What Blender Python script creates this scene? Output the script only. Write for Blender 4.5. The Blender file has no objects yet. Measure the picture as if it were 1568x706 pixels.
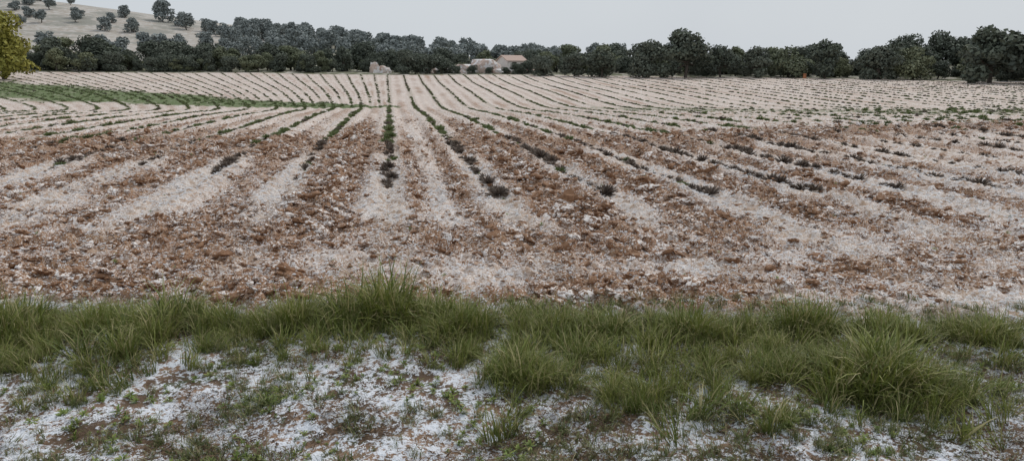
import bpy, math, numpy as np
from mathutils import Vector
rng=np.random.default_rng(7)
S=bpy.context.scene
COL=S.collection
H=2.2
YAW=math.radians(9.1)
cy,sy=math.cos(YAW),math.sin(YAW)
def W(l,d): return sy*d+cy*l, cy*d-sy*l      # verge frame -> world
def LD(x,y): return cy*x-sy*y, sy*x+cy*y

# ---------- numpy noise ----------
def _h(ix,iy,seed):
    n=(ix.astype(np.int64)*374761393+iy.astype(np.int64)*668265263+seed*1442695041)&0xffffffff
    n=((n^(n>>13))*1274126177)&0xffffffff
    n=((n^(n>>16))*2246822519)&0xffffffff
    return ((n^(n>>15))&0xffffff)/float(0xffffff)
def vn(x,y,seed=0):
    x=np.asarray(x,float);y=np.asarray(y,float)
    ix=np.floor(x);iy=np.floor(y);fx=x-ix;fy=y-iy
    fx=fx*fx*(3-2*fx);fy=fy*fy*(3-2*fy)
    a=_h(ix,iy,seed);b=_h(ix+1,iy,seed);c=_h(ix,iy+1,seed);d=_h(ix+1,iy+1,seed)
    return (a*(1-fx)+b*fx)*(1-fy)+(c*(1-fx)+d*fx)*fy
def fbm(x,y,o=4,seed=0):
    s=0;a=.5;t=0
    for i in range(o):
        s=s+a*vn(x*2**i+i*17.3,y*2**i+i*9.1,seed+i);t+=a;a*=.5
    return s/t
def ss(a,b,x):
    t=np.clip((x-a)/(b-a),0,1);return t*t*(3-2*t)

# ---------- terrain ----------
P=1.85
def fan(y,left):
    far=np.clip(y-50,0,90)
    g=far*far/(far+16)
    return 1+np.where(left,.040,.0045)*g
def rowu(x,y):
    # planting rows run along +Y and sweep outward on the far slope
    return (x/fan(y,x<0)+0.08)/P
BX=[-110,-62,-45,-30,-17,-5,5];BY=[88,80,72,64,57,54,54]
def beyond(x,y):
    l,d=LD(x,y)
    return (x<0)&(d>np.interp(l,BX,BY))
def back_edge(l): return 6.75-0.045*l+0.25*(fbm(l*.7,l*0+3,2,5)-.5)
def Zbig(l,d):
    z=0.00031*np.clip(d-50,0,75)**2 -0.42*np.exp(-((d-54)/14)**2)
    z=z+np.clip(d-125,0,400)*.012
    z=z+0.020*np.clip(-l-16,0,70)*ss(45,105,d)
    A=np.interp(l,[-400,-230,-185,-150,-110,-60,0,100,400],[29,27,24,19,12,7,2.5,1,1])
    z=z+A*ss(165,300,d)
    z=z+0.8*(fbm(l*.02,d*.02,3,40)-.5)*ss(50,120,d)
    z=z-0.10*(1-ss(3.5,6.2,d))
    return z
FEX=[-120,-70,-40,0,40,65,100];FEY=[96,108,118,121,112,98,88]
def fieldmask(l,d):
    b=back_edge(l)
    fe=np.interp(l,FEX,FEY)+2*(fbm(l*.1,l*0,2,8)-.5)
    return ss(b-.15,b+.15,d)*(1-ss(fe,fe+2,d))
def greenmask(l,d):
    c=np.interp(l,BX,BY)
    w=np.interp(l,[-110,-62,-30,-14,-8],[14,10,5.5,2.6,0.01])
    n=fbm(l*.25,d*.25,3,77)
    g=(1-ss(w*.7,w*1.2,np.abs(d-c)+4*(n-.5)))*(l<-8)
    c2=np.interp(l,[0,8,16,26,60],[56,53,48,44,46])
    w2=np.interp(l,[3,8,26,45,70],[.01,4,6,9,9])
    g2=(1-ss(w2*.3,w2*1.3,np.abs(d-c2)+6*(n-.5)))*(l>3)*.6
    return np.clip(g+g2,0,1)
STR={-6:.42,-5:.46,-4:.50,-3:.50,-2:.48,-1:1.0,0:.46,1:1.0,2:.96,3:.80,4:.70,5:.58,6:.48,7:.44,8:.40}
def redness(x,y,l,d):
    u=rowu(x,y)+.08*(fbm(x*.8,y*.8,2,14)-.5)*2;k=np.floor(u).astype(int);f=u-k
    base=np.where(k<0,.46,.38)
    for kk,v in STR.items(): base=np.where(k==kk,v,base)
    prof=np.exp(-((f-.5)/.31)**2)
    prof0=.9*(np.exp(-((f-.27)/.11)**2)+np.exp(-((f-.72)/.11)**2))
    prof=np.where(k==0,prof0,prof)
    prof=np.where(k==-1,np.exp(-((f-.42)/.28)**2),prof)
    inner=base*prof*1.10
    n=fbm(x*.35,y*.12,3,11)
    bd=np.interp(l,[-25,-12,-5,0,6,14,25],[21,20.5,22,22,24,28,31])
    bw=np.interp(l,[-25,-12,-5,0,6,14,25],[4,4,4,3.5,3.5,3.2,3.2])
    band=np.exp(-((d-bd)/bw)**2)*(.42+.75*prof)*np.where(k==0,.45,1)
    mid=np.maximum(inner,band)
    head=.53+.36*(fbm(l*.5,d*1.6,4,21)-.5)*2
    r=head*(1-ss(8.6,12.5,d))+mid*ss(8.6,12.5,d)
    fade=1-ss(25,36,d)
    ff=np.where(beyond(x,y),(3*u)%1,f)
    far=(.38*np.exp(-((ff-.5)/.26)**2))
    r=r*fade+np.maximum(far,band*.6)*(1-fade)
    r=r+.45*(n-.5)+.45*(fbm(x*1.3,y*.9,3,12)-.5)*(1-ss(20,40,d))
    r=r-.20*ss(1.5,6,l)*(1-ss(8.5,10.5,d))
    return np.clip(r,0,1)
def Zfine(x,y,l,d):
    fm=fieldmask(l,d)
    u=rowu(x,y)
    r=redness(x,y,l,d)
    rows=ss(9.6,13,d)*fm*(1-ss(40,80,d))
    z=rows*(.06*np.cos(2*np.pi*u)-.04*np.cos(6*np.pi*u)+.09*r)
    lump=fbm(x*4.5,y*4.5,3,31); lump2=fbm(x*13,y*13,2,33)
    amp=fm*(1-ss(40,70,d))
    z=z+amp*((.08+.18*r)*(np.abs(lump-.5)*2)+ (.045+.06*r)*(lump2-.5)*2)
    vg=1-ss(6.6,7.2,d)
    z=z+vg*(.06*(fbm(x*1.6,y*1.6,3,51)-.5)*2+.03*(fbm(x*12,y*12,3,53)-.5)*2)
    return z
def Zall(x,y):
    l,d=LD(x,y);return Zbig(l,d)+Zfine(x,y,l,d)

def axis(segs):
    out=[segs[0][0]]
    for a,b,s0,s1 in segs:
        x=a
        while x<b-1e-6:
            t=(x-a)/(b-a);x=min(b,x+s0+(s1-s0)*t)
            out.append(x)
    return np.array(sorted(set(np.round(out,4))))
dax=axis([(-60,2,8,.3),(2,3.2,.08,.03),(3.2,15,.03,.04),(15,32,.04,.13),(32,125,.13,.7),(125,340,2,5),(340,1500,8,60)])
lp=axis([(0,8,.035,.04),(8,20,.045,.14),(20,90,.15,.9),(90,300,1.5,6),(300,1200,8,60)])
lax=np.concatenate([-lp[::-1][:-1],lp])
Lg,Dg=np.meshgrid(lax,dax)
X,Y=W(Lg,Dg)
l=Lg.ravel();d=Dg.ravel();x=X.ravel();y=Y.ravel()
z=Zbig(l,d)+Zfine(x,y,l,d)
nl,nd=len(lax),len(dax)
print("ground verts",nl*nd)
me=bpy.data.meshes.new("ground")
me.vertices.add(nl*nd)
me.vertices.foreach_set("co",np.stack([x,y,z],1).astype(np.float32).ravel())
ii=np.arange(nd-1)[:,None]*nl+np.arange(nl-1)[None,:]
q=np.stack([ii,ii+1,ii+1+nl,ii+nl],-1).reshape(-1,4)
nq=len(q)
me.loops.add(nq*4);me.loops.foreach_set("vertex_index",q.ravel().astype(np.int32))
me.polygons.add(nq);me.polygons.foreach_set("loop_start",(np.arange(nq)*4).astype(np.int32))
me.update(calc_edges=True)
me.polygons.foreach_set("use_smooth",np.ones(nq,bool))
def addf(m,n,v):
    a=m.attributes.new(n,'FLOAT','POINT');a.data.foreach_set("value",np.asarray(v,np.float32).ravel())
addf(me,"red",redness(x,y,l,d));addf(me,"green",greenmask(l,d));addf(me,"rowu",rowu(x,y)+60)
addf(me,"field",fieldmask(l,d));addf(me,"dist",ss(5,8,d)+ss(100,102,d));addf(me,"near",1-ss(25,60,d))
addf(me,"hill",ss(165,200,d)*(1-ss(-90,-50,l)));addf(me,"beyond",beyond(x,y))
ground=bpy.data.objects.new("ground",me);COL.objects.link(ground)

# ---------- node helper ----------
class NT:
    def __init__(s,mat):
        mat.use_nodes=True;s.t=mat.node_tree;s.n=s.t.nodes;s.n.clear()
    def a(s,ty,**k):
        n=s.n.new(ty)
        for kk,v in k.items(): setattr(n,kk,v)
        return n
    def L(s,a,b): s.t.links.new(a,b)
    def put(s,sock,v):
        if isinstance(v,bpy.types.NodeSocket): s.L(v,sock)
        else: sock.default_value=v
    def math(s,op,a,b=0.0,clamp=False):
        n=s.a('ShaderNodeMath',operation=op,use_clamp=clamp);s.put(n.inputs[0],a);s.put(n.inputs[1],b);return n.outputs[0]
    def mix(s,f,a,b,bt='MIX'):
        n=s.a('ShaderNodeMix',data_type='RGBA',blend_type=bt)
        s.put(n.inputs[0],f)
        for sk,v in ((n.inputs[6],a),(n.inputs[7],b)):
            s.put(sk,v if isinstance(v,bpy.types.NodeSocket) else (*v,1))
        return n.outputs[2]
    def noise(s,vec,sc,det=3,rough=.6):
        n=s.a('ShaderNodeTexNoise');s.L(vec,n.inputs['Vector']);n.inputs['Scale'].default_value=sc
        n.inputs['Detail'].default_value=det;n.inputs['Roughness'].default_value=rough;return n.outputs[0]
    def step(s,v,a,b,lo=0.,hi=1.):
        n=s.a('ShaderNodeMapRange',interpolation_type='SMOOTHSTEP');s.put(n.inputs[0],v)
        s.put(n.inputs[1],a);s.put(n.inputs[2],b);s.put(n.inputs[3],lo);s.put(n.inputs[4],hi);return n.outputs[0]
    def attr(s,name): 
        n=s.a('ShaderNodeAttribute',attribute_name=name);return n.outputs['Fac']
    def out(s,col,rough=.9,bump=None,bs=.3,bd=.02,spec=.2,trans=None):
        p=s.a('ShaderNodeBsdfPrincipled');s.put(p.inputs['Base Color'],col if isinstance(col,bpy.types.NodeSocket) else (*col,1))
        s.put(p.inputs['Roughness'],rough);p.inputs['Specular IOR Level'].default_value=spec
        if bump is not None:
            b=s.a('ShaderNodeBump');b.inputs['Strength'].default_value=bs;b.inputs['Distance'].default_value=bd
            s.L(bump,b.inputs['Height']);s.L(b.outputs[0],p.inputs['Normal'])
        o=s.a('ShaderNodeOutputMaterial')
        if trans is not None:
            t=s.a('ShaderNodeBsdfTranslucent');s.L(col,t.inputs[0]) if isinstance(col,bpy.types.NodeSocket) else s.put(t.inputs[0],(*col,1))
            m=s.a('ShaderNodeMixShader');m.inputs[0].default_value=trans
            s.L(p.outputs[0],m.inputs[1]);s.L(t.outputs[0],m.inputs[2]);s.L(m.outputs[0],o.inputs[0])
        else: s.L(p.outputs[0],o.inputs[0])

# ground material
gm=bpy.data.materials.new("ground_soil_hail");t=NT(gm)
co=t.a('ShaderNodeTexCoord').outputs['Object']
red=t.attr("red");grn=t.attr("green");fld=t.attr("field");ru=t.attr("rowu");hil=t.attr("hill");near=t.attr("near");byd=t.attr("beyond")
n1=t.noise(co,8,4,.7);n2=t.noise(co,26,3,.75);n3=t.noise(co,.6,2,.5);n4=t.noise(co,2.2,3,.6);n5=t.noise(co,60,2,.6)
mixn=t.math('ADD',t.math('MULTIPLY',n1,.42),t.math('MULTIPLY',n2,.58))
soil=t.mix(t.step(n4,.35,.65),(.30,.158,.083),(.43,.27,.165))
soil=t.mix(t.step(n2,.45,.65),soil,(.19,.092,.048))
soil=t.mix(t.step(n5,.56,.64),soil,(.76,.71,.67))
hail=t.mix(t.step(n3,.35,.7),(.72,.64,.58),(.80,.76,.73))
hail=t.mix(t.step(mixn,.40,.54,1.,0.),hail,(.86,.84,.83))
hail=t.mix(t.step(n1,.36,.57),(.46,.32,.23),hail)
hail=t.mix(t.step(n5,.39,.47),(.43,.30,.21),hail)
thr=t.math('SUBTRACT',.705,t.math('MULTIPLY',red,.50))
fac=t.step(t.math('SUBTRACT',mixn,thr),-.035,.04)
fieldc=t.mix(fac,hail,soil)
def rowline(v,w0,w1):
    fr=t.math('FRACT',v);dl=t.math('MINIMUM',fr,t.math('SUBTRACT',1.,fr))
    return t.step(t.math('ADD',dl,t.math('MULTIPLY',n4,.10)),w0,w1,1.,0.)
ln1=t.math('MULTIPLY',rowline(ru,.10,.26),t.math('SUBTRACT',1.,byd))
ln2=t.math('MULTIPLY',rowline(t.math('MULTIPLY',ru,3.),.12,.30),byd)
line=t.math('MAXIMUM',ln1,ln2)
fieldc=t.mix(t.math('MULTIPLY',line,t.math('SUBTRACT',.44,t.math('MULTIPLY',near,.32))),fieldc,(.28,.24,.17))
gfac=t.math('MULTIPLY',grn,t.step(t.math('ADD',n4,t.math('MULTIPLY',grn,.30)),.48,.78),True)
fieldc=t.mix(gfac,fieldc,t.mix(n1,(.09,.13,.045),(.17,.21,.09)))
# verge
vs=t.mix(t.step(n4,.4,.62),(.12,.08,.052),(.30,.19,.12))
vs=t.mix(t.step(n1,.50,.62),vs,(.08,.09,.045))
ver=t.mix(t.step(t.math('ADD',t.math('MULTIPLY',n2,.45),t.math('ADD',t.math('MULTIPLY',n1,.30),t.math('MULTIPLY',n4,.30))),.50,.57),vs,(.74,.76,.80))
bey=t.mix(t.step(n3,.5,.62),(.12,.125,.065),(.52,.48,.42))
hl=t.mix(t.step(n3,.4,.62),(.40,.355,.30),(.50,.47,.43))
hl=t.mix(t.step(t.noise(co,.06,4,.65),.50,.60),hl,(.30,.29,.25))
dist=t.attr("dist")
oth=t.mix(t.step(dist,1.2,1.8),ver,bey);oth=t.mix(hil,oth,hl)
colr=t.mix(fld,oth,fieldc)
t.out(colr,.85,mixn,.8,.05)
me.materials.append(gm)

# ---------- scatter by geometry nodes ----------
def srccol(name,objs):
    c=bpy.data.collections.new(name)
    for o in objs:c.objects.link(o)
    return c
def scatter(name,pos,rot,scl,col,nvar):
    n=len(pos);m=bpy.data.meshes.new(name+"_points");m.vertices.add(n)
    m.vertices.foreach_set("co",np.asarray(pos,np.float32).ravel())
    for nm,v in(("rot",rot),("scl",scl)):
        a=m.attributes.new(nm,'FLOAT_VECTOR','POINT');a.data.foreach_set("vector",np.asarray(v,np.float32).ravel())
    a=m.attributes.new("idx",'INT','POINT');a.data.foreach_set("value",rng.integers(0,nvar,n).astype(np.int32))
    o=bpy.data.objects.new(name,m);COL.objects.link(o)
    g=bpy.data.node_groups.new(name+"_gn",'GeometryNodeTree')
    g.interface.new_socket("Geometry",in_out='INPUT',socket_type='NodeSocketGeometry')
    g.interface.new_socket("Geometry",in_out='OUTPUT',socket_type='NodeSocketGeometry')
    N=g.nodes;gi=N.new('NodeGroupInput');go=N.new('NodeGroupOutput')
    ci=N.new('GeometryNodeCollectionInfo');ci.inputs[0].default_value=col;ci.inputs[1].default_value=True;ci.inputs[2].default_value=True
    ip=N.new('GeometryNodeInstanceOnPoints')
    def na(nm,ty):
        k=N.new('GeometryNodeInputNamedAttribute');k.data_type=ty;k.inputs[0].default_value=nm;return k.outputs[0]
    er=N.new('FunctionNodeEulerToRotation')
    g.links.new(na("rot",'FLOAT_VECTOR'),er.inputs[0])
    g.links.new(gi.outputs[0],ip.inputs['Points']);g.links.new(ci.outputs[0],ip.inputs['Instance'])
    ip.inputs['Pick Instance'].default_value=True
    g.links.new(na("idx",'INT'),ip.inputs['Instance Index'])
    g.links.new(er.outputs[0],ip.inputs['Rotation']);g.links.new(na("scl",'FLOAT_VECTOR'),ip.inputs['Scale'])
    g.links.new(ip.outputs[0],go.inputs[0])
    md=o.modifiers.new("scatter",'NODES');md.node_group=g
    return o
def mkmesh(name,v,f,mats,mi=None,attrs={},smooth=False):
    m=bpy.data.meshes.new(name);m.from_pydata([tuple(map(float,p)) for p in v],[],[tuple(map(int,a)) for a in f])
    for a in mats:m.materials.append(a)
    if mi is not None:m.polygons.foreach_set("material_index",np.asarray(mi,np.int32))
    for k,a in attrs.items():addf(m,k,a)
    if smooth:m.polygons.foreach_set("use_smooth",np.ones(len(f),bool))
    m.update();return m
def pt(l,d):
    x,y=W(l,d);return np.stack([x,y,Zall(x,y)],1)
def zrot(n,tilt=.0):
    return np.stack([rng.normal(0,1,n)*tilt,rng.normal(0,1,n)*tilt,rng.uniform(0,6.283,n)],1)

# ---------- clods ----------
import bmesh
def ico(sub):
    b=bmesh.new();bmesh.ops.create_icosphere(b,subdivisions=sub,radius=1)
    v=np.array([p.co[:] for p in b.verts]);f=[[q.index for q in a.verts] for a in b.faces];b.free();return v,f
cm=bpy.data.materials.new("clay_clod");t=NT(cm)
oi=t.a('ShaderNodeObjectInfo');co=t.a('ShaderNodeTexCoord').outputs['Object']
c=t.mix(oi.outputs['Random'],(.255,.135,.071),(.42,.265,.162))
cn=t.noise(co,2.8,3,.7)
c=t.mix(t.step(cn,.52,.38),c,(.185,.092,.048))
c=t.mix(t.step(t.math('ADD',cn,t.math('MULTIPLY',t.math('SUBTRACT',oi.outputs['Random'],.5),.22)),.54,.60),c,(.77,.72,.68))
t.out(c,.8,spec=.3)
clods=[]
for i in range(10):
    V=[];F=[]
    for j in range(1 if i<3 else 5):   # single lumps and crumbled groups
        v,f=ico(2 if j==0 else 1)
        off=rng.uniform(0,50,3)
        nn=fbm(v[:,0]*1.7+off[0],v[:,1]*1.7+v[:,2]*2.2+off[1],3,60+i)
        v=v*(.30+1.35*nn)[:,None]*np.array([1,rng.uniform(.55,1),rng.uniform(.32,.52)])
        v=v+rng.normal(0,.06,v.shape)
        if j: v=v*rng.uniform(.25,.65)+np.array([*rng.normal(0,.95,2),-.12])
        F+=[[a+len(V) for a in q] for q in f];V+=list(v)
    clods.append(bpy.data.objects.new("clod_%d"%i,mkmesh("clod",V,F,[cm],smooth=(i%2==0))))
cc=srccol("clod_kinds",clods)
LL=[];DD=[];SC=[]
def clodzone(l0,l1,d0,d1,n,smin,smax,pw=4):
    l=rng.uniform(l0,l1,n);d=d0+(d1-d0)*rng.uniform(0,1,n)
    x,y=W(l,d);r=redness(x,y,l,d)*fieldmask(l,d)
    cl=fbm(x*2.2,y*2.2,3,91)
    p=np.clip((r-.14)*1.5,0.04,1)*ss(.34,.58,cl+.2*r)
    k=rng.uniform(0,1,n)<p
    s=smin+(smax-smin)*rng.uniform(0,1,n)**pw
    s=s*(.6+.7*r)
    k&=np.abs(l)<d*.72+1.5
    LL.append(l[k]);DD.append(d[k]);SC.append(s[k])
clodzone(-9,9,6.9,11.5,58000,.010,.088,6)
clodzone(-14,14,10.5,20,84000,.015,.110,5)
clodzone(-27,27,20,36,66000,.028,.115,4)
l=np.concatenate(LL);d=np.concatenate(DD);s=np.concatenate(SC)
p=pt(l,d);p[:,2]+=s*.06
sc=s[:,None]*rng.uniform(.75,1.35,(len(s),3))
print("clods",len(s))
scatter("soil_clods",p,zrot(len(s),.30),sc,cc,10)

# ---------- hail ----------
hm=bpy.data.materials.new("hailstone");t=NT(hm);t.out((.82,.82,.83),.35,spec=.5)
hs=[]
for i in range(3):
    V=[];F=[]
    for j in range(6):
        v,f=ico(1);v=v*rng.uniform(.25,.55)*np.array([1,1,.8])+np.array([*rng.normal(0,.9,2),rng.uniform(0,.35)])
        F+= [[a+len(V) for a in q] for q in f];V+=list(v)
    hs.append(bpy.data.objects.new("hail_%d"%i,mkmesh("hail",V,F,[hm],smooth=True)))
hc=srccol("hail_kinds",hs)
n=46000
l=rng.uniform(-6,6,n);d=rng.uniform(3.3,6.9,n);x,y=W(l,d)
k=(rng.uniform(0,1,n)<ss(.44,.58,fbm(x*5,y*5,3,101)*.6+fbm(x*1.2,y*1.2,2,103)*.4))&(np.abs(l)<d*.72+.8)
l=l[k];d=d[k];p=pt(l,d);s=rng.uniform(.005,.015,len(l))
scatter("verge_hailstones",p,zrot(len(l)),np.repeat(s[:,None],3,1),hc,3)
n=90000
l=rng.uniform(-14,14,n);d=6.8+10*rng.uniform(0,1,n)**1.3;x,y=W(l,d)
k=rng.uniform(0,1,n)<(.25+.75*ss(.42,.58,fbm(x*4,y*4,3,111)))*(1-.60*redness(x,y,l,d))
k&=np.abs(l)<d*.72+.8
l=l[k];d=d[k];p=pt(l,d);p[:,2]+=.012;s=rng.uniform(.006,.016,len(l))*np.interp(d,[7,16],[1,1.5])
scatter("field_hailstones",p,zrot(len(l)),np.repeat(s[:,None],3,1),hc,3)

# ---------- grass ----------
def grassmat(name,a,b,dry,dk=.5,dl=.80,trans=None):
    m=bpy.data.materials.new(name);t=NT(m);oi=t.a('ShaderNodeObjectInfo')
    v=t.attr("v");h=t.attr("t")
    c=t.mix(oi.outputs['Random'],a,b)
    c=t.mix(t.step(v,dl,dl+.12),c,dry)
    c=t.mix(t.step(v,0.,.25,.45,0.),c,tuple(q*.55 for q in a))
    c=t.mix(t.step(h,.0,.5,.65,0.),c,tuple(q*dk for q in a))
    c=t.mix(t.step(h,.8,1.,0.,.35),c,dry)
    t.out(c,.55,spec=.3,trans=trans);return m
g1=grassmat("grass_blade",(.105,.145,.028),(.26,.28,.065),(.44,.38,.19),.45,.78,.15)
def tuft(i,nb,lmin,lmax,rad,bend,wid,mat,nm,seg=4):
    V=[];F=[];T=[];VV=[]
    for j in range(nb):
        a=rng.uniform(0,6.283);r=rad*math.sqrt(rng.uniform(0,1));bx,by=r*math.cos(a),r*math.sin(a)
        da=a+rng.normal(0,.9);L=rng.uniform(lmin,lmax);lean=rng.uniform(.03,.40)+.35*r/rad*rng.uniform(0,1);w=wid*rng.uniform(.5,1.5)
        bn=bend*rng.uniform(.3,1.8);px,py,pz=bx,by,-.01;ang=lean;vv=rng.uniform(0,1)
        sx,sy_=-math.sin(da),math.cos(da);b0=len(V)
        for q in range(seg+1):
            tt=q/seg;ww=w*(1-tt**1.6)*.5+.0004
            V+=[(px-sx*ww,py-sy_*ww,pz),(px+sx*ww,py+sy_*ww,pz)];T+=[tt,tt];VV+=[vv,vv]
            st=L/seg;px+=math.cos(da)*math.sin(ang)*st;py+=math.sin(da)*math.sin(ang)*st;pz+=math.cos(ang)*st
            ang+=bn/seg*(1+tt)
        for q in range(seg):F.append((b0+2*q,b0+2*q+1,b0+2*q+3,b0+2*q+2))
    return bpy.data.objects.new("%s_%d"%(nm,i),mkmesh(nm,V,F,[mat],attrs={"t":T,"v":VV}))
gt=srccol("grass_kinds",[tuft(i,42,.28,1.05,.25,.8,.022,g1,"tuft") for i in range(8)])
n=10000
l=rng.uniform(-8,8,n);d=rng.uniform(3.9,7.0,n)
def front_edge(l): return np.interp(l,[-9,-4.2,-3,-2,-.9,-.2,.3,1.2,2,2.9,3.6,9],[4.9,5.0,5.3,5.5,5.5,4.95,4.7,4.6,4.5,4.6,5.0,5.1])+.7*(fbm(l*1.8,l*0,2,7)-.5)
be=back_edge(l)-.28+.3*(fbm(l*2.5,l*0+9,2,17)-.5);fe=front_edge(l)
cl=fbm(l*1.6,d*1.6,3,121)
dens=ss(fe-.45,fe+.55,d)*(1-ss(be-.1,be,d))*ss(.33,.55,cl+.16*ss(fe+.2,fe+.8,d))
dens=dens*np.where((l>3.5)&(d<5.9),.45,1)
k=rng.uniform(0,1,n)<dens*.50
l=l[k];d=d[k]
clumps=[(-1.12,6.45,.56,.28),(-1.45,6.35,.42,.25),(-1.95,6.3,.40,.30),(-4.3,6.1,.42,.4),(-3.0,6.25,.42,.32),(-3.6,6.2,.34,.3),(.05,5.15,.38,.28),(2.65,5.15,.52,.38),(2.85,4.95,.38,.28),(2.45,6.1,.44,.28),
 (.85,4.85,.26,.25),(-.45,6.1,.38,.27),(.75,6.05,.35,.24),(3.9,5.9,.30,.28),(1.75,4.55,.22,.18),(1.5,6.0,.36,.26),(-2.5,6.2,.33,.22),(.4,6.1,.34,.22),(-5.5,6.0,.42,.4),(5.2,5.6,.42,.4),(-.75,6.35,.40,.22),(-4.0,5.4,.26,.3),(1.9,5.3,.28,.3),(3.2,6.1,.30,.3),(2.0,6.1,.33,.22)]
hh=.12+.22*fbm(l*1.8,d*1.8,2,131)
XL=[l];XD=[d];XH=[hh]
for a,b,h,r in clumps:
    m=int(44*r*r/.09)+5
    aa=rng.uniform(0,6.283,m);rr=r*1.0*rng.uniform(0,1,m)**.6
    XL.append(a+rr*np.cos(aa)*1.15);XD.append(b+rr*np.sin(aa));XH.append(h*(1-.5*(rr/r)**2))
l=np.concatenate(XL);d=np.concatenate(XD);hh=np.concatenate(XH)*rng.uniform(.55,1.25,len(l))
print("tufts",len(l))
p=pt(l,d)
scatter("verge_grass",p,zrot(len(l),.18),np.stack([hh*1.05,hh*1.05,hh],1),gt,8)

# short sparse grass + weeds on verge
g2=grassmat("short_grass",(.10,.13,.04),(.20,.21,.08),(.36,.31,.17),.7,.7)
st=srccol("short_grass_kinds",[tuft(i,22,.4,1.0,.35,1.3,.04,g2,"short",3) for i in range(4)])
n=11000
l=rng.uniform(-6.5,6.5,n);d=rng.uniform(3.3,6.9,n)
k=rng.uniform(0,1,n)<ss(.42,.66,fbm(l*2.2,d*2.2,3,141)+.10*ss(4.3,3.8,d)+.10*(l>0))*.75+.06
l=l[k];d=d[k];s=rng.uniform(.04,.14,len(l))
scatter("verge_short_grass",pt(l,d),zrot(len(l),.25),np.repeat(s[:,None],3,1),st,4)
wm=grassmat("weed_leaf",(.13,.19,.035),(.24,.29,.07),(.33,.30,.10),.7)
def weed(i,nl_=26):
    V=[];F=[];T=[];VV=[]
    for j in range(nl_):
        a=rng.uniform(0,6.283);e=rng.uniform(.1,1.2);L=rng.uniform(.4,1);w=rng.uniform(.10,.2);h0=rng.uniform(0,.4)
        ca,sa=math.cos(a),math.sin(a);vv=rng.uniform(0,1);b=len(V)
        for tt,wf in((.1,.2),(.4,.9),(.7,1),(1,.15)):
            r=L*tt*math.cos(e);zz=h0+L*tt*math.sin(e)-.25*tt*tt*L
            V+=[(ca*r-sa*w*wf*.5,sa*r+ca*w*wf*.5,zz),(ca*r+sa*w*wf*.5,sa*r-ca*w*wf*.5,zz)];T+=[tt,tt];VV+=[vv,vv]
        for q in range(3):F.append((b+2*q,b+2*q+1,b+2*q+3,b+2*q+2))
    return bpy.data.objects.new("weed_%d"%i,mkmesh("weed",V,F,[wm],attrs={"t":T,"v":VV}))
wc=srccol("weed_kinds",[weed(i) for i in range(4)])
n=4200
l=rng.uniform(-6.5,6.5,n);d=rng.uniform(3.3,6.6,n)
k=rng.uniform(0,1,n)<ss(.45,.7,fbm(l*1.5+5,d*1.5,3,151))
l=l[k];d=d[k];s=rng.uniform(.02,.07,len(l))
al=rng.normal(-1.75,.13,50);ad=rng.normal(4.85,.06,50)
l=np.r_[l,al];d=np.r_[d,ad];s=np.r_[s,rng.uniform(.03,.07,50)]
scatter("verge_weeds",pt(l,d),zrot(len(l),.2),np.repeat(s[:,None],3,1),wc,4)
# dead leaf litter and stems
dm=bpy.data.materials.new("dead_litter");t=NT(dm);oi=t.a('ShaderNodeObjectInfo')
t.out(t.mix(oi.outputs['Random'],(.045,.028,.018),(.20,.13,.075)),.8)
def litter(i):
    V=[];F=[]
    for j in range(14):
        c=np.array([*rng.normal(0,.8,2),rng.uniform(0,.35)]);a=rng.uniform(0,6.283);L=rng.uniform(.2,.9);w=rng.uniform(.04,.22)
        u=np.array([math.cos(a),math.sin(a),rng.uniform(-.3,.5)])*L*.5;v=np.array([-math.sin(a),math.cos(a),rng.uniform(-.4,.4)])*w*.5
        b=len(V);V+=[c-u,c+v,c+u,c-v];F.append((b,b+1,b+2,b+3))
    return bpy.data.objects.new("litter_%d"%i,mkmesh("litter",V,F,[dm]))
lc=srccol("litter_kinds",[litter(i) for i in range(4)])
n=20000
l=rng.uniform(-6.5,6.5,n);d=rng.uniform(3.3,6.7,n)
k=rng.uniform(0,1,n)<ss(.44,.60,fbm(l*2+15,d*2,3,161))
l=l[k];d=d[k];s=rng.uniform(.02,.07,len(l));p=pt(l,d);p[:,2]+=.006
scatter("dead_leaf_litter",p,zrot(len(l),.15),np.repeat(s[:,None],3,1),lc,4)

# ---------- lavender rows ----------
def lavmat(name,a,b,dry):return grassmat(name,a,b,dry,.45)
ml1=lavmat("lavender_dormant",(.092,.068,.055),(.17,.13,.105),(.26,.21,.16))
ml2=lavmat("lavender_green",(.095,.135,.042),(.19,.24,.085),(.22,.21,.11))
def bush(i,mat,nm,nb=120):
    V=[];F=[];T=[];VV=[]
    for j in range(nb):
        a=rng.uniform(0,6.283);e=math.acos(rng.uniform(.05,1));L=rng.uniform(.65,1.0);w=rng.uniform(.06,.14);r0=.12
        dr=np.array([math.sin(e)*math.cos(a),math.sin(e)*math.sin(a),math.cos(e)*.85])
        sd=np.cross(dr,rng.normal(0,1,3));sd/=np.linalg.norm(sd)+1e-6;vv=rng.uniform(0,1);b=len(V)
        c=dr*r0
        for tt,wf in((0,.4),(.5,.9),(1,.8)):
            q=c+dr*L*tt;V+=[q-sd*w*wf*.5,q+sd*w*wf*.5];T+=[tt,tt];VV+=[vv,vv]
        for q in range(2):F.append((b+2*q,b+2*q+1,b+2*q+3,b+2*q+2))
    return bpy.data.objects.new("%s_%d"%(nm,i),mkmesh(nm,V,F,[mat],attrs={"t":T,"v":VV}))
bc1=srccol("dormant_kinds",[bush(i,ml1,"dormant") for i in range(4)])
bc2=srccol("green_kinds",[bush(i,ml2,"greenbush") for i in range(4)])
xs=[];ys=[]
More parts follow.
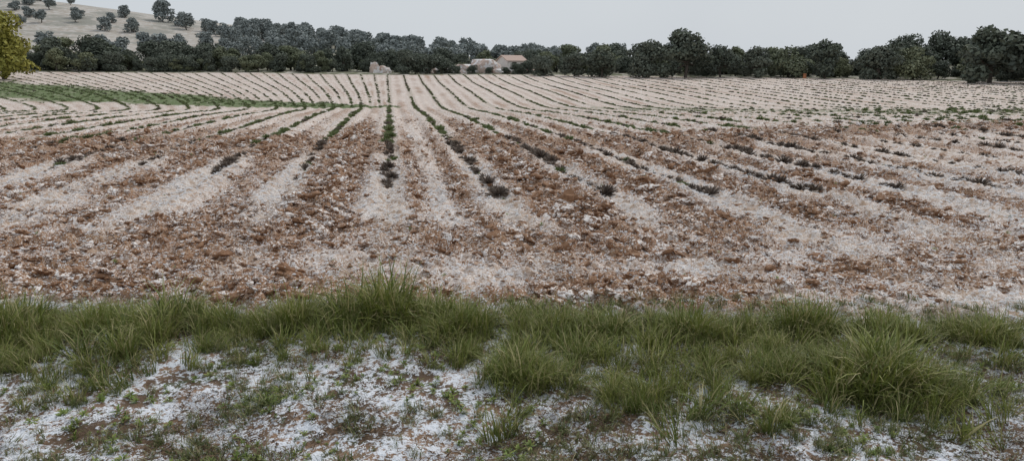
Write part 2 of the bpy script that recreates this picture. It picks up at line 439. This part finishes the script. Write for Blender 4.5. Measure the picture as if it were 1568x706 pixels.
for k3 in range(-48*3,62*3,1):
    if k3>0 and k3%3: continue
    k=k3/3
    yy=np.arange(9,132,.36)+rng.uniform(0,.4)
    yy=yy+rng.normal(0,.06,len(yy))
    kk=k*P-.08
    xx=kk*fan(yy,kk<0)+rng.normal(0,.05,len(yy))
    if k3%3:
        m=beyond(xx,yy);xx=xx[m];yy=yy[m]
    xs.append(xx);ys.append(yy)
x=np.concatenate(xs);y=np.concatenate(ys);l,d=LD(x,y)
start=np.interp(x,[-30,-8,-4,-1,0.5,3,6,12,25],[16,16.5,16,14.5,12.3,12.6,13,13.8,15])
gap=fbm(x*.7,y*.22,3,171)
keep=(fieldmask(l,d)>.5)&(d>start)&(np.abs(l)<d*.78+6)&(gap>np.where(d<40,.24,.30))&(rng.uniform(0,1,len(x))<.90)
keep&=~((l>10)&(rng.uniform(0,1,len(x))<.25))
keep&=~(beyond(x,y)&(rng.uniform(0,1,len(x))<.45))
x=x[keep];y=y[keep];l=l[keep];d=d[keep]
gl=fbm(x*.3,y*.06,3,181)
gthr=np.interp(l,[-20,-8,0,5,15,30,60],[20,22,24,26,28,30,33])
isg=((d+14*(gl-.5)>gthr)&(rng.uniform(0,1,len(x))<np.interp(d,[60,90],[.9,.5])))|(rng.uniform(0,1,len(x))<.06)
gr=greenmask(l,d)
s=rng.uniform(.085,.165,len(x))*np.where(isg&(d<52),1.02,1.0)*(1+.2*gr)*np.interp(d,[12,34,60,90],[1.15,1.05,.82,.70])*np.interp(l,[5,22],[1,1.15])
s=s*np.interp(fbm(x*1.,y*.8,2,191),[.3,.7],[.75,1.2])
z=Zall(x,y)
pos=np.stack([x,y,z],1);sc=np.stack([s,s*1.2,s*1.0],1)
print("lavender",isg.sum(),(~isg).sum())
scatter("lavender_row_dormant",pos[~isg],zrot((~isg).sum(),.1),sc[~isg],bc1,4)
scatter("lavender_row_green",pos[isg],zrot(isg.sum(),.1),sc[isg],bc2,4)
n=20000
l=rng.uniform(-100,70,n);d=rng.uniform(35,98,n)
k=(rng.uniform(0,1,n)<greenmask(l,d)*fieldmask(l,d)*np.where(l<0,.8,.45))&(np.abs(l)<d*.8)
l=l[k];d=d[k];s=rng.uniform(.10,.22,len(l))*np.where(l<0,1,.7)
mg=grassmat("strip_grass",(.10,.145,.045),(.17,.21,.07),(.22,.2,.10),.7)
sg=srccol("strip_kinds",[tuft(i,30,.5,1.0,.6,.8,.09,mg,"strip",2) for i in range(3)])
scatter("field_weed_strip",pt(l,d),zrot(len(l),.1),np.stack([s*1.5,s*1.5,s],1),sg,3)
n=300
l=rng.uniform(-12,14,n);d=rng.uniform(7,24,n)
s=rng.uniform(.02,.06,n)
scatter("field_weeds",pt(l,d),zrot(n,.2),np.repeat(s[:,None],3,1),wc,4)

# ---------- trees ----------
bark=bpy.data.materials.new("bark");t=NT(bark);co=t.a('ShaderNodeTexCoord').outputs['Object']
t.out(t.mix(t.noise(co,6,2),(.06,.05,.042),(.14,.12,.10)),.95)
def leafmat(name,a,b,hi):
    m=bpy.data.materials.new(name);t=NT(m);oi=t.a('ShaderNodeObjectInfo');v=t.attr("v")
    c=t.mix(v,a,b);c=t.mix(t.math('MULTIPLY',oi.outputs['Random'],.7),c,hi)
    t.out(c,.7,spec=.25);return m
lm_dark=leafmat("holm_oak_leaf",(.072,.086,.070),(.145,.165,.115),(.140,.155,.120))  # lightened and greyed: tree-line haze is put into the leaf colour
lm_yel=leafmat("yellow_leaf",(.18,.18,.035),(.42,.36,.07),(.30,.29,.07))
lm_far=leafmat("hazy_leaf",(.22,.245,.24),(.29,.315,.295),(.26,.285,.27))  # distance haze painted in as paler, bluer base colours
lm_mid=leafmat("mid_leaf",(.115,.13,.09),(.21,.23,.135),(.23,.24,.14))  # lighter green, with tree-line haze mixed into the colour
def cone(V,F,p0,p1,r0,r1,n=6):
    p0=np.array(p0,float);p1=np.array(p1,float);dr=p1-p0;dr/=np.linalg.norm(dr)
    u=np.cross(dr,[.3,.9,.2]);u/=np.linalg.norm(u);w=np.cross(dr,u);b=len(V)
    for p,r in((p0,r0),(p1,r1)):
        for i in range(n):
            a=6.283*i/n;V.append(p+(u*math.cos(a)+w*math.sin(a))*r)
    for i in range(n):F.append((b+i,b+(i+1)%n,b+n+(i+1)%n,b+n+i))
def treemesh(nm,leaf,Hh=6.,R=3.,nleaf=5200,low=.12,seed=0,ls=.2):
    r=np.random.default_rng(seed+500);V=[];F=[]
    th=Hh*.30;lean=r.normal(0,.25,2)
    top=np.array([lean[0],lean[1],th]);cone(V,F,(0,0,-.3),top,.04*Hh*.85,.028*Hh)
    lobes=[]
    nlb=r.integers(11,16)
    for i in range(nlb):
        a=6.283*i/nlb*2.4+r.normal(0,.3);rr=R*r.uniform(.2,.78);zz=Hh*r.uniform(low+.08,.82)
        shr=1-.5*max(0,(zz/Hh-.55)/.4)
        c=np.array([rr*math.cos(a)*shr,rr*math.sin(a)*shr,zz]);rad=R*r.uniform(.26,.48)
        lobes.append((c,rad))
        mid=(top+c)/2+r.normal(0,.15,3);cone(V,F,top,mid,.02*Hh,.012*Hh,5);cone(V,F,mid,c,.012*Hh,.004*Hh,5)
    lobes.append((np.array([r.normal(0,.3),r.normal(0,.3),Hh-.36*R]),R*.36))
    lobes.append((np.array([0,0,Hh*.55]),R*.55))
    nb=len(F);vv=[0.]*len(V)
    wts=np.array([b*b for a,b in lobes]);wts/=wts.sum()
    ch=r.choice(len(lobes),nleaf,p=wts)
    C=np.array([a for a,b in lobes])[ch];RR=np.array([b for a,b in lobes])[ch]
    tone=r.uniform(0,1,len(lobes))[ch]
    dr=r.normal(0,1,(nleaf,3));dr/=np.linalg.norm(dr,axis=1)[:,None]
    rad=RR*(.55+.5*r.uniform(0,1,nleaf)**.6)
    lump=fbm(dr[:,0]*3+C[:,0]*5,dr[:,1]*3+dr[:,2]*4+C[:,1]*5,2,seed+9)
    rad*=.65+.7*lump
    Pp=C+dr*rad[:,None]*np.array([1,1,.8])
    keepm=(Pp[:,2]>Hh*low*.3)
    Pp=Pp[keepm];dr=dr[keepm];tone=tone[keepm];lump=lump[keepm]
    n=len(Pp)
    nrm=dr+r.normal(0,.7,(n,3));nrm/=np.linalg.norm(nrm,axis=1)[:,None]
    u=np.cross(nrm,r.normal(0,1,(n,3)));u/=np.linalg.norm(u,axis=1)[:,None];w=np.cross(nrm,u)
    sz=ls*r.uniform(.5,1.3,n)[:,None]
    q=np.stack([Pp-u*sz-w*sz*.2,Pp+w*sz*.6-u*sz*.1,Pp+u*sz+w*sz*.1,Pp-w*sz*.65+u*sz*.2],1).reshape(-1,3)
    b=len(V);V=V+list(q);F=F+[(b+4*i,b+4*i+1,b+4*i+2,b+4*i+3) for i in range(n)]
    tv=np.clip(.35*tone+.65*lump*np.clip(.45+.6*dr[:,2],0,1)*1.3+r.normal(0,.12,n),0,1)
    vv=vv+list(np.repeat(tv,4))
    return mkmesh(nm,V,F,[bark,leaf],[0]*nb+[1]*n,{"v":vv})
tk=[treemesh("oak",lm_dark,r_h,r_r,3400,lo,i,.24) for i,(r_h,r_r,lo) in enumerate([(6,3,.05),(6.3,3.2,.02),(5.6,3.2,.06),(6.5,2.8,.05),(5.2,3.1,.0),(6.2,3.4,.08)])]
mk=[treemesh("oak_mid",lm_mid,r_h,r_r,3000,lo,i+20,.24) for i,(r_h,r_r,lo) in enumerate([(6,3,.05),(6.3,2.6,.1),(5.6,3.2,.05)])]
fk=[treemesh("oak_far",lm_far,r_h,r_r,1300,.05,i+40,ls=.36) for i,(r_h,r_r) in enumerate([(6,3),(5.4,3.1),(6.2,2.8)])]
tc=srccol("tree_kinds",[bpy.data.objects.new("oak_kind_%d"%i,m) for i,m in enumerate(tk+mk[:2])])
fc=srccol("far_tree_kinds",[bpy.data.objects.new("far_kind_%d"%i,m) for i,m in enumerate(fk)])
def forest(name,l,d,s,col,nv):
    x,y=W(l,d);z=Zbig(l,d);n=len(l)
    scatter(name,np.stack([x,y,z-.05],1),zrot(n,.03),s[:,None]*np.stack([rng.uniform(.9,1.3,n),rng.uniform(.9,1.3,n),rng.uniform(.85,1.12,n)],1),col,nv)
ls=[];ds=[];sz=[]
for row,(off,step,hs_) in enumerate([(4,4.2,.62),(11,4.1,.82),(20,4.3,.92)]):
    ll=np.arange(-118,112,step);ll=ll+rng.normal(0,1.4,len(ll))
    fe=np.interp(ll,FEX,FEY)
    dd=fe+off+rng.normal(0,1.6,len(ll))+np.interp(ll,[-60,-30,-15,15,30],[0,3,10,9,2])
    ssz=hs_*rng.uniform(.65,1.18,len(ll))*np.interp(ll,[-120,-60,-25,-12,0,20,45,60,72,100],[1.02,.95,.80,.76,.78,.88,.92,1.1,1.6,1.7])
    kp=rng.uniform(0,1,len(ll))<(.78 if row<1 else .97)
    if row==0: kp&=~((ll>-30)&(ll<12))
    ls.append(ll[kp]);ds.append(dd[kp]);sz.append(ssz[kp])
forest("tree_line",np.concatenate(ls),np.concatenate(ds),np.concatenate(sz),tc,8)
n=330;l=rng.uniform(-105,95,n)
fe=np.interp(l,FEX,FEY);d=fe+rng.uniform(2.5,22,n)+np.interp(l,[-60,-30,-15,15,30],[0,2,8,7,1])
k=~((l>-15)&(l<4)&(d<136))&~((l>-27)&(l<-19)&(d<131));l=l[k];d=d[k]
forest("understorey_shrubs",l,d,rng.uniform(.18,.5,len(l)),tc,8)
n=320;l=rng.uniform(-190,60,n);d=rng.uniform(190,300,n)
az=l/d
top=np.interp(az,[-.75,-.5,-.40,-.33,-.2,0,.2],[195,205,235,300,300,300,300])
k=(d<top)&(az>-.78)&(rng.uniform(0,1,n)<np.interp(az,[-.7,-.35,-.1,.2],[.6,1,.9,.3]));l=l[k];d=d[k]
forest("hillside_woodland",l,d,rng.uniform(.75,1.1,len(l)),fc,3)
def tree(nm,mesh,l,d,s,sx=1.,rz=None):
    o=bpy.data.objects.new(nm,mesh);COL.objects.link(o);x,y=W(l,d)
    o.location=(x,y,float(Zbig(np.array(l,float),np.array(d,float)))-.05);o.scale=(s*sx,s*sx,s);o.rotation_euler=(0,0,rng.uniform(0,6.28) if rz is None else rz)
for i,(a,b,s,w) in enumerate([(25.5,113,1.20,1.15),(19.5,114,.86,1.05),(13.5,115,.75,1.25),(9.5,117,.58,1.2),(5,119,.62,1.15),(31,114,.78,1.1),(36,113,.78,1.1),(-17,125,.62,1.2),(-13.5,126,.60,1.2),(45,110,.85,1.1),(51,107,.92,1.1)]):
    tree("holm_oak_tree",tk[i%6],a,b,s,w)
for a,b,s in[(65,93,1.45),(70,91,1.8),(75,90,1.85),(60.5,97,1.2)]:
    tree("holm_oak_tree",tk[int(a)%6],a,b,s,1.15)
ym=treemesh("yellow_tree",lm_yel,7,3.3,6500,.06,77,.2)
tree("yellowing_poplar_tree",ym,-60.3,91,1.18)
for a,b,s in[(41,113.5,.85),(56,107,.85),(22,121,.75)]: tree("pale_oak_tree",mk[2],a,b,s)
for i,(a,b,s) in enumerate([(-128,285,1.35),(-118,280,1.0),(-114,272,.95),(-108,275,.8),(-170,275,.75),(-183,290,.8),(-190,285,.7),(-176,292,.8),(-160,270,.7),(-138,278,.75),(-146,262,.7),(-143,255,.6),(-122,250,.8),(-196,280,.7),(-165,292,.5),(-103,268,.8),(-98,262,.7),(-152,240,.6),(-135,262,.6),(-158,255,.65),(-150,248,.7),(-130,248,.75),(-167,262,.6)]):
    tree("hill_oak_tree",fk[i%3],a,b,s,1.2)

# ---------- pale quarried bank, boulders and small stone hut ----------
rm=bpy.data.materials.new("pale_rock");t=NT(rm);co=t.a('ShaderNodeTexCoord').outputs['Object']
rc=t.mix(t.step(t.noise(co,1.2,4),.45,.6),(.56,.43,.36),(.80,.77,.75));rc=t.mix(t.step(t.noise(co,3.5,3),.58,.70),rc,(.34,.26,.21));t.out(rc,.95)
def rock(l,d,items,seed):
    r=np.random.default_rng(seed);V=[];F=[]
    for (ox,oy,R,hh) in items:
        v,f=ico(3);off=r.uniform(0,30,2)
        nn=fbm(v[:,0]*1.6+off[0]+v[:,2],v[:,1]*1.6+off[1]-v[:,2]*.7,4,seed)
        v=v*(.55+.9*nn)[:,None];v=np.round(v*3.5)/3.5*.5+v*.5
        v=v*np.array([R,R*.7,hh])+np.array([ox,oy,hh*.05])
        F+=[[a+len(V) for a in q] for q in f];V+=list(v)
    o=bpy.data.objects.new("rock_outcrop",mkmesh("rock",V,F,[rm]));COL.objects.link(o);x,y=W(l,d)
    o.location=(x,y,float(Zbig(np.array(float(l)),np.array(float(d)))));o.rotation_euler=(0,0,-YAW)
rock(-2.5,128,[(-2,0,2.6,2.5),(-.6,.4,1.5,1.6),(-5,.5,2.6,1.3),(-8.2,0,2.0,1.1),(4.9,0,1.6,1.0),(.6,-1.5,1.4,.9),(-11,.5,1.5,.9),(2.6,-2,1.3,.7)],3)
rock(-23,128,[(0,0,.9,1.5),(1.6,.5,1.1,1.0)],5)
wm_=bpy.data.materials.new("stone_wall");t=NT(wm_);co=t.a('ShaderNodeTexCoord').outputs['Object']
t.out(t.mix(t.noise(co,3,4),(.60,.54,.50),(.86,.83,.80)),.95)
rt=bpy.data.materials.new("clay_tile_roof");t=NT(rt);co=t.a('ShaderNodeTexCoord').outputs['Object']
t.out(t.mix(t.noise(co,4,4),(.42,.28,.22),(.62,.50,.44)),.9)
dk=bpy.data.materials.new("dark_opening");t=NT(dk);t.out((.03,.025,.02),.9)
def hut(l,d,w,dp,h,rz):
    e=bpy.data.objects.new("stone_hut",None);COL.objects.link(e);x,y=W(l,d)
    e.location=(x,y,float(Zbig(np.array(float(l)),np.array(float(d)))));e.rotation_euler=(0,0,-YAW+rz)
    def part(n,V,F,m):
        o=bpy.data.objects.new(n,mkmesh(n,V,F,[m]));COL.objects.link(o);o.parent=e
    a,b=w/2,dp/2;g=h+.75
    part("walls",[(-a,-b,-.4),(a,-b,-.4),(a,b,-.4),(-a,b,-.4),(-a,-b,h),(a,-b,h),(a,b,h),(-a,b,h),(-a,0,g),(a,0,g)],
        [(0,1,5,4),(1,2,6,9,5),(2,3,7,6),(3,0,4,8,7)],wm_)
    o_=.25
    for s_,nm in((-1,"roof_front"),(1,"roof_back")):
        y0=s_*(b+o_);z0=h-.14
        part(nm,[(-a-o_,y0,z0),(a+o_,y0,z0),(a+o_,0,g+.03),(-a-o_,0,g+.03),(-a-o_,y0,z0+.12),(a+o_,y0,z0+.12),(a+o_,0,g+.15),(-a-o_,0,g+.15)],
            [(0,1,2,3),(4,5,6,7),(0,1,5,4),(0,3,7,4),(1,2,6,5)],rt)
    yb=-b-.02
    part("door",[(-a*.5,yb,-.3),(-a*.5+.9,yb,-.3),(-a*.5+.9,yb,1.8),(-a*.5,yb,1.8)],[(0,1,2,3)],dk)
    part("window",[(a*.4,yb,1.1),(a*.4+.6,yb,1.1),(a*.4+.6,yb,1.7),(a*.4,yb,1.7)],[(0,1,2,3)],dk)
hut(-.1,131.5,3.8,3.2,2.1,.6)
for a,b,s in[(-6.5,124.5,.28),(-3.8,125,.22),(.9,124.5,.34),(2.6,125.5,.45),(-11,126,.5),(-8.9,125,.26),(-1.,125,.22)]:
    tree("holm_oak_tree",tk[4],a,b,s,1.2)

# small orange barrel standing at the field's far edge
om=bpy.data.materials.new("orange_plastic");t=NT(om);co=t.a('ShaderNodeTexCoord').outputs['Object']
t.out(t.mix(t.noise(co,8,2),(.38,.15,.07),(.50,.22,.11)),.6)
def marker(l,d,k):
    b=bmesh.new()
    bmesh.ops.create_cone(b,cap_ends=True,segments=14,radius1=.32,radius2=.26,depth=.75)
    for v in b.verts:v.co.z+=.375
    r=bmesh.ops.create_cone(b,cap_ends=True,segments=14,radius1=.36,radius2=.36,depth=.08)
    for v in r['verts']:v.co.z+=.79
    m=bpy.data.meshes.new("marker");b.to_mesh(m);b.free();m.materials.append(om)
    o=bpy.data.objects.new("orange_barrel",m);COL.objects.link(o);x,y=W(l,d);o.location=(x,y,float(Zbig(np.array(float(l)),np.array(float(d)))));o.scale=(k,k,k)
marker(42,110,.8)

# ---------- light ----------
w=bpy.data.worlds.new("World");S.world=w;w.use_nodes=True;nt=w.node_tree;nt.nodes.clear()
t=NT.__new__(NT);t.t=nt;t.n=nt.nodes
sk=t.a('ShaderNodeTexSky',sky_type='NISHITA',sun_disc=False,sun_elevation=math.radians(50),sun_rotation=math.radians(40),air_density=1.5,dust_density=4)
tcn=t.a('ShaderNodeTexCoord').outputs['Generated'];sx=t.a('ShaderNodeSeparateXYZ');t.L(tcn,sx.inputs[0])
cloud=t.noise(tcn,2.2,4,.5)
gy=t.mix(t.step(sx.outputs[2],0.,.35),(.63,.675,.72),(.60,.65,.71))
gy=t.mix(t.step(cloud,.3,.7,0.,.35),gy,(.52,.57,.64))
sc=t.a('ShaderNodeVectorMath',operation='SCALE');t.L(gy,sc.inputs[0]);sc.inputs['Scale'].default_value=10.
mx=t.mix(.93,sk.outputs[0],sc.outputs[0])
bg=t.a('ShaderNodeBackground');t.L(mx,bg.inputs[0]);bg.inputs[1].default_value=.1
ow=t.a('ShaderNodeOutputWorld');t.L(bg.outputs[0],ow.inputs[0])
sd=bpy.data.lights.new("sun",'SUN');sd.energy=1.45;sd.angle=math.radians(16);sd.color=(1,.96,.91)
so=bpy.data.objects.new("sun",sd);COL.objects.link(so)
el=math.radians(50);az=math.radians(40)
dv=Vector((math.sin(az)*math.cos(el),math.cos(az)*math.cos(el),math.sin(el)))
so.rotation_euler=dv.to_track_quat('Z','Y').to_euler();so.location=(0,0,50)
cam=bpy.data.cameras.new("camera");cam.lens=26.4;cam.sensor_width=36;cam.clip_end=4000;cam.clip_start=.05
cob=bpy.data.objects.new("camera",cam);COL.objects.link(cob);cob.location=(0,0,H)
cob.rotation_euler=(math.radians(90-12),0,-YAW);S.camera=cob
S.view_settings.view_transform='Standard';S.view_settings.look='None';S.view_settings.exposure=0
